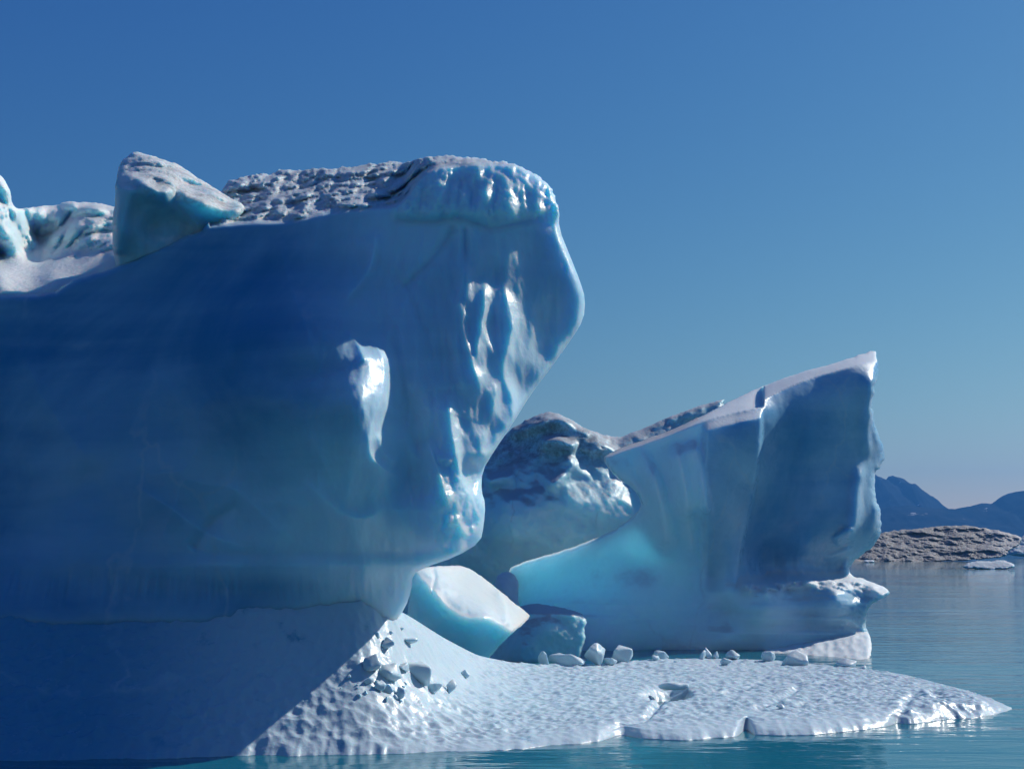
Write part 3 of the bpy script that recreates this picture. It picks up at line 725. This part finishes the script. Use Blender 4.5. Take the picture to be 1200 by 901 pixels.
tag(tow, *TOWER_LABEL)
# ------------------------------------------------------------------ dirty-topped iceberg behind
PEAK_LABEL = ('rounded iceberg with a dark snow-dusted peak between the overhanging wall and the blue wedge', 'iceberg')
peak_poly = [(430, 560), (520, 552), (568, 538), (582, 520), (598, 503), (612, 494), (630, 485), (650, 482), (662, 488), (680, 499), (700, 508), (720, 513), (745, 506), (770, 494), (800, 482), (825, 474), (850, 467), (846, 474), (880, 500), (960, 560), (960, 740), (430, 770)]
pk_ctl = [(430, 570, 53), (560, 560, 52), (600, 520, 53), (640, 495, 53.0), (650, 484, 53.6), (600, 505, 53.4), (700, 520, 52.8), (720, 514, 53.3), (640, 540, 52), (600, 560, 51.5), (660, 560, 51.0), (700, 560, 51.5), (580, 620, 50.5), (640, 620, 50.5), (700, 600, 51.0), (560, 700, 51.5), (640, 680, 51.5), (720, 640, 51.5),
          (760, 500, 53.7), (840, 474, 54.6), (800, 490, 54.2), (800, 560, 52.6), (900, 600, 53.4), (560, 760, 50.5), (740, 760, 51), (900, 740, 55), (430, 700, 52), (430, 770, 52)]
rk = Rbf(pk_ctl, 0.004)
def pk_front(X, Yp):
    Fd = rk(X, Yp)
    for ln, a, wl, wr in (([(590, 512), (620, 500), (650, 492), (680, 500)], 0.5, 7, 5), ([(630, 520), (650, 517), (680, 524)], 0.9, 8, 5), ([(660, 530), (668, 545), (655, 560), (640, 575)], 0.7, 16, 8), ([(568, 566), (585, 560), (604, 558)], 0.7, 7, 5), ([(690, 520), (720, 530), (745, 548)], 0.5, 10, 6),
                          ([(600, 570), (595, 600), (610, 640)], 0.3, 20, 14)):
        Fd = Fd - a * line_feat(X, Yp, catmull(ln), wl, wr, 0.2)
    P = pt(X, Yp, Fd)
    tp = 1 - sst(Yp, 560, 600)
    f1, f2, _ = worley3(P * 0.55, 8)
    return Fd + tp * (0.22 * (f1 - .5) + 0.3 * fbm(P * 0.5, 5, 121)) + 0.35 * fbm(P * 0.4, 4, 122) + 0.12 * fbm(P * 1.8, 4, 123) - 0.22 * fbm(P * np.array([.7, .5, .8]), 5, 124, ridge=True) + 0.18 * (f1 - .5)
def pk_dirt(X, Yp, A, Fd):
    return np.clip((1 - sst(Yp, 528 + 26 * fbm(A * .45, 3, 5), 560)) * (1 - 0.6 * sst(X, 690, 730)), 0, 1) * 0.6
M['peak_d'] = M['peak']
peak = relief('iceberg', peak_poly, pk_front, lambda X, Yp: 5.0 - 2.6 * sst(Yp, 560, 610), M['peak'], None, step=1.8, rnd=1, Tpx=40, rpx=6, rdepth=0.6, rough=lambda X, Yp: 2.0 * fbm(np.stack([X / 11., Yp / 11., X * 0], -1), 4, 30),
       attrs={'pale': lambda X, Yp, A, Fd: 0.45 + 0.55 * sst(Yp, 540, 590) + 0 * X, 'glow': lambda X, Yp, A, Fd: 0.6 * sst(Yp, 560, 610) + 0 * X, 'dirt': pk_dirt})

tag(peak, *PEAK_LABEL)
# ------------------------------------------------------------------ blocks in the channel
def solid(name, poly, ctl, thick, mat, label, cat, step=1.2, Tpx=18, rpx=4, rdepth=0.2, lines=(), nz=0.12, group=None, **at):
    r_ = Rbf(ctl, 0.003)
    def fr(X, Yp):
        Fd = r_(X, Yp)
        for ln, a, wl, wr in lines: Fd = Fd - a * line_feat(X, Yp, catmull(ln), wl, wr, 0.15)
        P = pt(X, Yp, Fd)
        return Fd + nz * fbm(P * 1.2, 4, 131) + nz * 0.5 * fbm(P * 4, 3, 133)
    o = relief(name, poly, fr, thick, mat, None, step=step, rnd=1, Tpx=Tpx, rpx=rpx, rdepth=rdepth, rough=lambda X, Yp: 0.9 * fbm(np.stack([X / 6., Yp / 6., X * 0], -1), 3, 40),
               attrs={k_: (lambda v_: (lambda X, Yp, A, Fd: v_(X, Yp) if callable(v_) else np.full(X.shape, v_)))(v) for k_, v in at.items()})
    return tag(o, label, cat, group)

# white-topped slab leaning out of the channel: bright upper face, translucent bowl below
solid('ice_slab', [(483, 668), (500, 664), (530, 662), (545, 663), (560, 672), (580, 687), (600, 704), (618, 718), (622, 722), (612, 733), (600, 742), (590, 752), (580, 763), (570, 775), (560, 800), (470, 800), (475, 740)],
      [(487, 668, 36.0), (545, 664, 38.6), (580, 688, 38.6), (620, 720, 38.2), (510, 694, 35.6), (540, 720, 35.4), (570, 722, 35.6), (598, 741, 36.0), (615, 728, 37.2), (490, 700, 35.9), (500, 720, 35.9), (530, 745, 35.8), (560, 755, 35.8), (580, 750, 36.0), (520, 790, 36.1), (570, 790, 36.2)],
      0.9, M['glow'], 'bright white-topped ice slab with a turquoise hollow front behind the end of the foot', 'ice slab', step=1.2, Tpx=16, rpx=3, rdepth=0.15,
      lines=(([(505, 664), (510, 675), (507, 690), (509, 700)], -0.10, 1.5, 2.5), ([(488, 672), (510, 694), (525, 712), (548, 724), (570, 722), (588, 732), (600, 742)], 0.15, 10, 3), ([(583, 690), (592, 712), (595, 735)], 0.12, 6, 3)), nz=0.08, pale=0.3,
      crust=lambda X, Yp: 1 - sst(Yp - np.interp(X, [488, 510, 525, 548, 570, 588, 600, 622], [672, 694, 712, 722, 722, 732, 742, 745]), -2, 2))
solid('ice_block', [(570, 790), (575, 765), (590, 735), (605, 712), (625, 706), (655, 711), (680, 717), (689, 727), (684, 738), (687, 748), (681, 765), (678, 800)],
      [(575, 770, 41), (605, 715, 41.4), (640, 712, 41.3), (640, 720, 40.4), (680, 722, 40.6), (680, 760, 40.4), (610, 760, 39.8), (640, 750, 40.0), (590, 790, 40), (670, 790, 40.2)],
      2.5, M['peak'], 'dull grey-blue square ice block in the channel between the white slab and the wedge', 'ice block', lines=(([(600, 722), (640, 716), (682, 724)], 0.3, 5, 4),), pale=0.6)
solid('ice_block', [(572, 720), (578, 695), (580, 680), (585, 672), (597, 669), (606, 676), (608, 690), (606, 720)],
      [(580, 680, 42.5), (595, 672, 43), (604, 680, 42.8), (590, 690, 41.6), (600, 700, 41.6), (590, 720, 41.6), (575, 715, 42)],
      1.6, M['block'], 'small round white-capped ice lump poking up behind the white slab', 'ice block', Tpx=10, nz=0.2, pale=0.5, crust=0.5)

# ------------------------------------------------------------------ loose blocks on the foot
def rock(name, seed, size, loc, rotz, mat, sharp=0.5, npts=11):
    rnd = random.Random(seed)
    bm = bmesh.new()
    for i in range(npts):
        a = rnd.uniform(0, 2 * math.pi); zz = rnd.uniform(-1, 1)
        r_ = math.sqrt(1 - zz * zz)
        k = rnd.uniform(0.75, 1.0)
        bm.verts.new((0.5 * size[0] * r_ * math.cos(a) * k * 1.15, 0.5 * size[1] * r_ * math.sin(a) * k * 1.15, 0.5 * size[2] * zz * k * 1.1))
    bmesh.ops.convex_hull(bm, input=bm.verts)
    lo = [v for v in bm.verts if not v.link_faces]
    bmesh.ops.delete(bm, geom=lo, context='VERTS')
    ms = min(size)
    bmesh.ops.triangulate(bm, faces=bm.faces[:])
    bmesh.ops.subdivide_edges(bm, edges=bm.edges[:], cuts=2 if ms < 0.12 else 5, use_grid_fill=True)
    bmesh.ops.triangulate(bm, faces=bm.faces[:])
    for _ in range(1 if ms < 0.12 else (2 if sharp > 0.35 else 5)):
        bmesh.ops.smooth_vert(bm, verts=bm.verts[:], factor=0.5, use_axis_x=True, use_axis_y=True, use_axis_z=True)
    co = np.array([v.co[:] for v in bm.verts])
    n = fbm(co / ms * 1.8 + seed * 3.1, 4, seed) + 0.8 * fbm(co / ms * 0.9 + seed * 1.7, 3, seed + 2, ridge=True)
    bm.normal_update()
    for v, d in zip(bm.verts, n): v.co += v.normal * d * 0.06 * ms
    zmin = min(v.co.z for v in bm.verts)
    me = bpy.data.meshes.new(name); 
    for v in bm.verts: v.co.z -= zmin
    bm.to_mesh(me); bm.free()
    me.polygons.foreach_set('use_smooth', np.ones(len(me.polygons), bool))
    me.materials.append(mat)
    o = bpy.data.objects.new(name, me); COL.objects.link(o)
    o.location = loc; o.rotation_euler = (0, 0, rotz)
    return o

def on_foot(px, py, w, h, seed, label, group=None, rz=0.0, dpt=0.8, sink=0.12, name='ice_block', mat=None, sharp=0.5):
    p = shelf_point(px, py)
    s = p[1] / F_PX
    W, Hh = w * s * 1.12, h * s * 1.12
    o = rock(name, seed, (W, W * dpt, Hh * (1 + sink)), (p[0], p[1], p[2] - Hh * sink), rz, mat or M['block'], sharp)
    return tag(o, label, 'ice block', group)

G1 = 'ice blocks along the far rim of the white foot'
for a in [
    (637, 779, 17, 17, 1, 'upright pale ice block at the left end of the rim row of the foot'),
    (664, 778, 50, 15, 2, 'long low translucent ice block lying on the rim right of the upright one'),
    (698, 778, 28, 24, 3, 'tall slanted ice block in the rim row, right behind the long low one'),
    (716, 778, 20, 9, 4, 'flat small ice block between two taller ones on the rim'),
    (728, 776, 26, 22, 5, 'broken-topped ice block standing right of the tall slanted one'),
    (767, 775, 14, 8, 6, 'small rounded ice block half in front of a cubic one on the rim'),
    (774, 773, 18, 14, 7, 'cubic ice block with a flat top in the middle of the rim row'),
    (823, 772, 13, 11, 8, 'small ice lump leaning against a pointed one on the rim'),
    (830, 771, 12, 14, 9, 'small pointed ice lump tilted to the right on the rim'),
    (839, 771, 8, 9, 10, 'tiny upright ice stub between the pointed lump and a flat-topped block'),
    (860, 771, 22, 11, 11, 'low flat-topped ice block on the rim before the wedge iceberg'),
    (850, 780, 14, 9, 12, 'small ice cube lying a little in front of the flat-topped rim block'),
    (900, 775, 18, 14, 13, 'rounded ice block just left of the large cone of ice'),
    (930, 779, 34, 22, 14, 'large cone-shaped ice block on the rim by the strip of open water'),
    (992, 782, 24, 10, 15, 'low wedge of ice right of the large cone on the rim'),
    (1011, 784, 14, 7, 16, 'smallest low ice chip at the right end of the rim row'),
    (792, 777, 6, 4, 17, 'tiny crumb of ice on the rim right of the cubic block'),
]:
    on_foot(*a[:5], a[5], G1, rz=a[4] * 1.3)
G2 = 'ice rubble fallen at the edge of the shadow on the white foot'
for a in [
    (435, 784, 28, 20, 31, 'boxy grey-blue ice block at the shadow edge'), (460, 796, 34, 18, 32, 'rounded ice block between the boxy one and the big pyramid'), (492, 799, 38, 36, 33, 'big dark pyramid of ice, the largest fallen block on the foot'),
    (473, 785, 20, 12, 34, 'small slab tucked behind the big pyramid of ice'), (507, 811, 24, 12, 35, 'low rounded block in front of the big pyramid'), (529, 812, 22, 20, 36, 'chunky block with a glinting top, right of the pyramid'),
    (470, 818, 17, 13, 37, 'small pointed block lowest in the fallen rubble'), (545, 793, 14, 9, 38, 'lone flat block to the right of the fallen rubble'), (478, 753, 22, 9, 39, 'low block lying high up at the narrow neck of the foot'),
    (452, 759, 20, 12, 40, 'pale block on the shadow edge above the boxy one'), (445, 808, 14, 12, 41, 'small tilted chunk left of the lowest pointed block'), (520, 808, 10, 8, 42, 'small chunk wedged between the low rounded and the glinting block'), (431, 800, 14, 9, 43, 'small chunk in front of the boxy block'),
    (454, 812, 20, 10, 44, 'flat chunk in the front of the rubble'), (442, 747, 12, 7, 45, 'small chunk topmost on the shadow edge')]:
    on_foot(*a[:5], a[5], G2, rz=a[4] * 1.7, sharp=0.4)
rnd = random.Random(5)
for i in range(34):
    if i < 30: px, py = rnd.gauss(440, 26), rnd.gauss(806, 10)
    else: px, py = rnd.gauss(462, 14), rnd.gauss(750, 9)
    if px < 392 or py < 738: continue
    w = rnd.uniform(3, 8)
    on_foot(px, py, w, w * rnd.uniform(0.5, 0.9), 100 + i, 'small ice crumb scattered in the rubble where the shadow ends on the foot', 'ice crumbs at the shadow edge', rz=rnd.uniform(0, 6), name='ice_crumb', mat=M['block'])
on_foot(790, 807, 36, 14, 61, 'pale block sunk in the melt hole in the middle of the foot', None, rz=0.3, sharp=0.3)
on_foot(915, 830, 12, 7, 62, 'small dark lump right of the melt hole', None, rz=0.3)

# ------------------------------------------------------------------ far dirty iceberg, floes
def far_berg(name, poly, Y0, thick, mat, label, cat, amp=3.0, step=0.6, sc=0.12, **at):
    P0 = np.array(poly, float); top, bot = P0[:, 1].min(), P0[:, 1].max()
    def fr(X, Yp):
        Fd = Y0 + (bot - Yp) / (bot - top) * thick * 0.8
        P = pt(X, Yp, Fd)
        f1, f2, _ = worley3(P * np.array([sc, sc * .6, sc * 2.2]), 14)
        return Fd + amp * (0.7 * (f1 - .5) + 2.2 * fbm(P * np.array([sc * .5, sc * .3, sc * 1.6]), 6, 141, gain=.6))
    o = relief(name, poly, fr, thick, mat, None, step=step, rnd=1, Tpx=6, rpx=3, rdepth=2, rough=lambda X, Yp: 1.5 * fbm(np.stack([X / 6., Yp / 5., X * 0], -1), 4, 50),
               attrs={k_: (lambda v_: (lambda X, Yp, A, Fd: v_(X, Yp) if callable(v_) else np.full(X.shape, v_)))(v) for k_, v in at.items()})
    return tag(o, label, cat)
far_berg('iceberg', [(985, 660), (992, 650), (1005, 640), (1022, 630), (1040, 622), (1060, 621), (1085, 618), (1110, 616), (1135, 615), (1150, 618), (1172, 622), (1190, 626), (1197, 630), (1196, 637), (1188, 642), (1180, 648), (1178, 652), (1150, 655), (1120, 657), (1060, 660)],
         520, 35, M['dirty'], 'long low brown-dusted iceberg lying far off before the blue hills', 'iceberg', amp=1.5, sc=0.25, dirt=lambda X, Yp: 0.9 - 0.7 * sst(X, 1140, 1180), pale=0.2)
far_berg('iceberg', [(1178, 652), (1186, 642), (1196, 632), (1204, 622), (1240, 618), (1262, 640), (1258, 652)], 800, 30, M['peak'], 'dark blue shadowed iceberg cut by the frame edge behind the brown-dusted one', 'iceberg', amp=2, sc=0.08)
far_berg('ice_floe', [(1127, 666), (1131, 660), (1142, 657), (1155, 658), (1170, 656), (1183, 658), (1190, 662), (1188, 666), (1160, 668)], 265, 6, M['peak'], 'small bluish ice floe drifting in front of the brown-dusted iceberg', 'ice floe', amp=0.25, step=0.5, sc=0.9, pale=0.3)
far_berg('ice_floe', [(1011, 658), (1016, 656), (1024, 656), (1025, 659)], 450, 4, M['peak'], 'tiny white floe at the foot of the brown-dusted iceberg', 'ice floe', amp=0.3, step=0.4, sc=0.5)
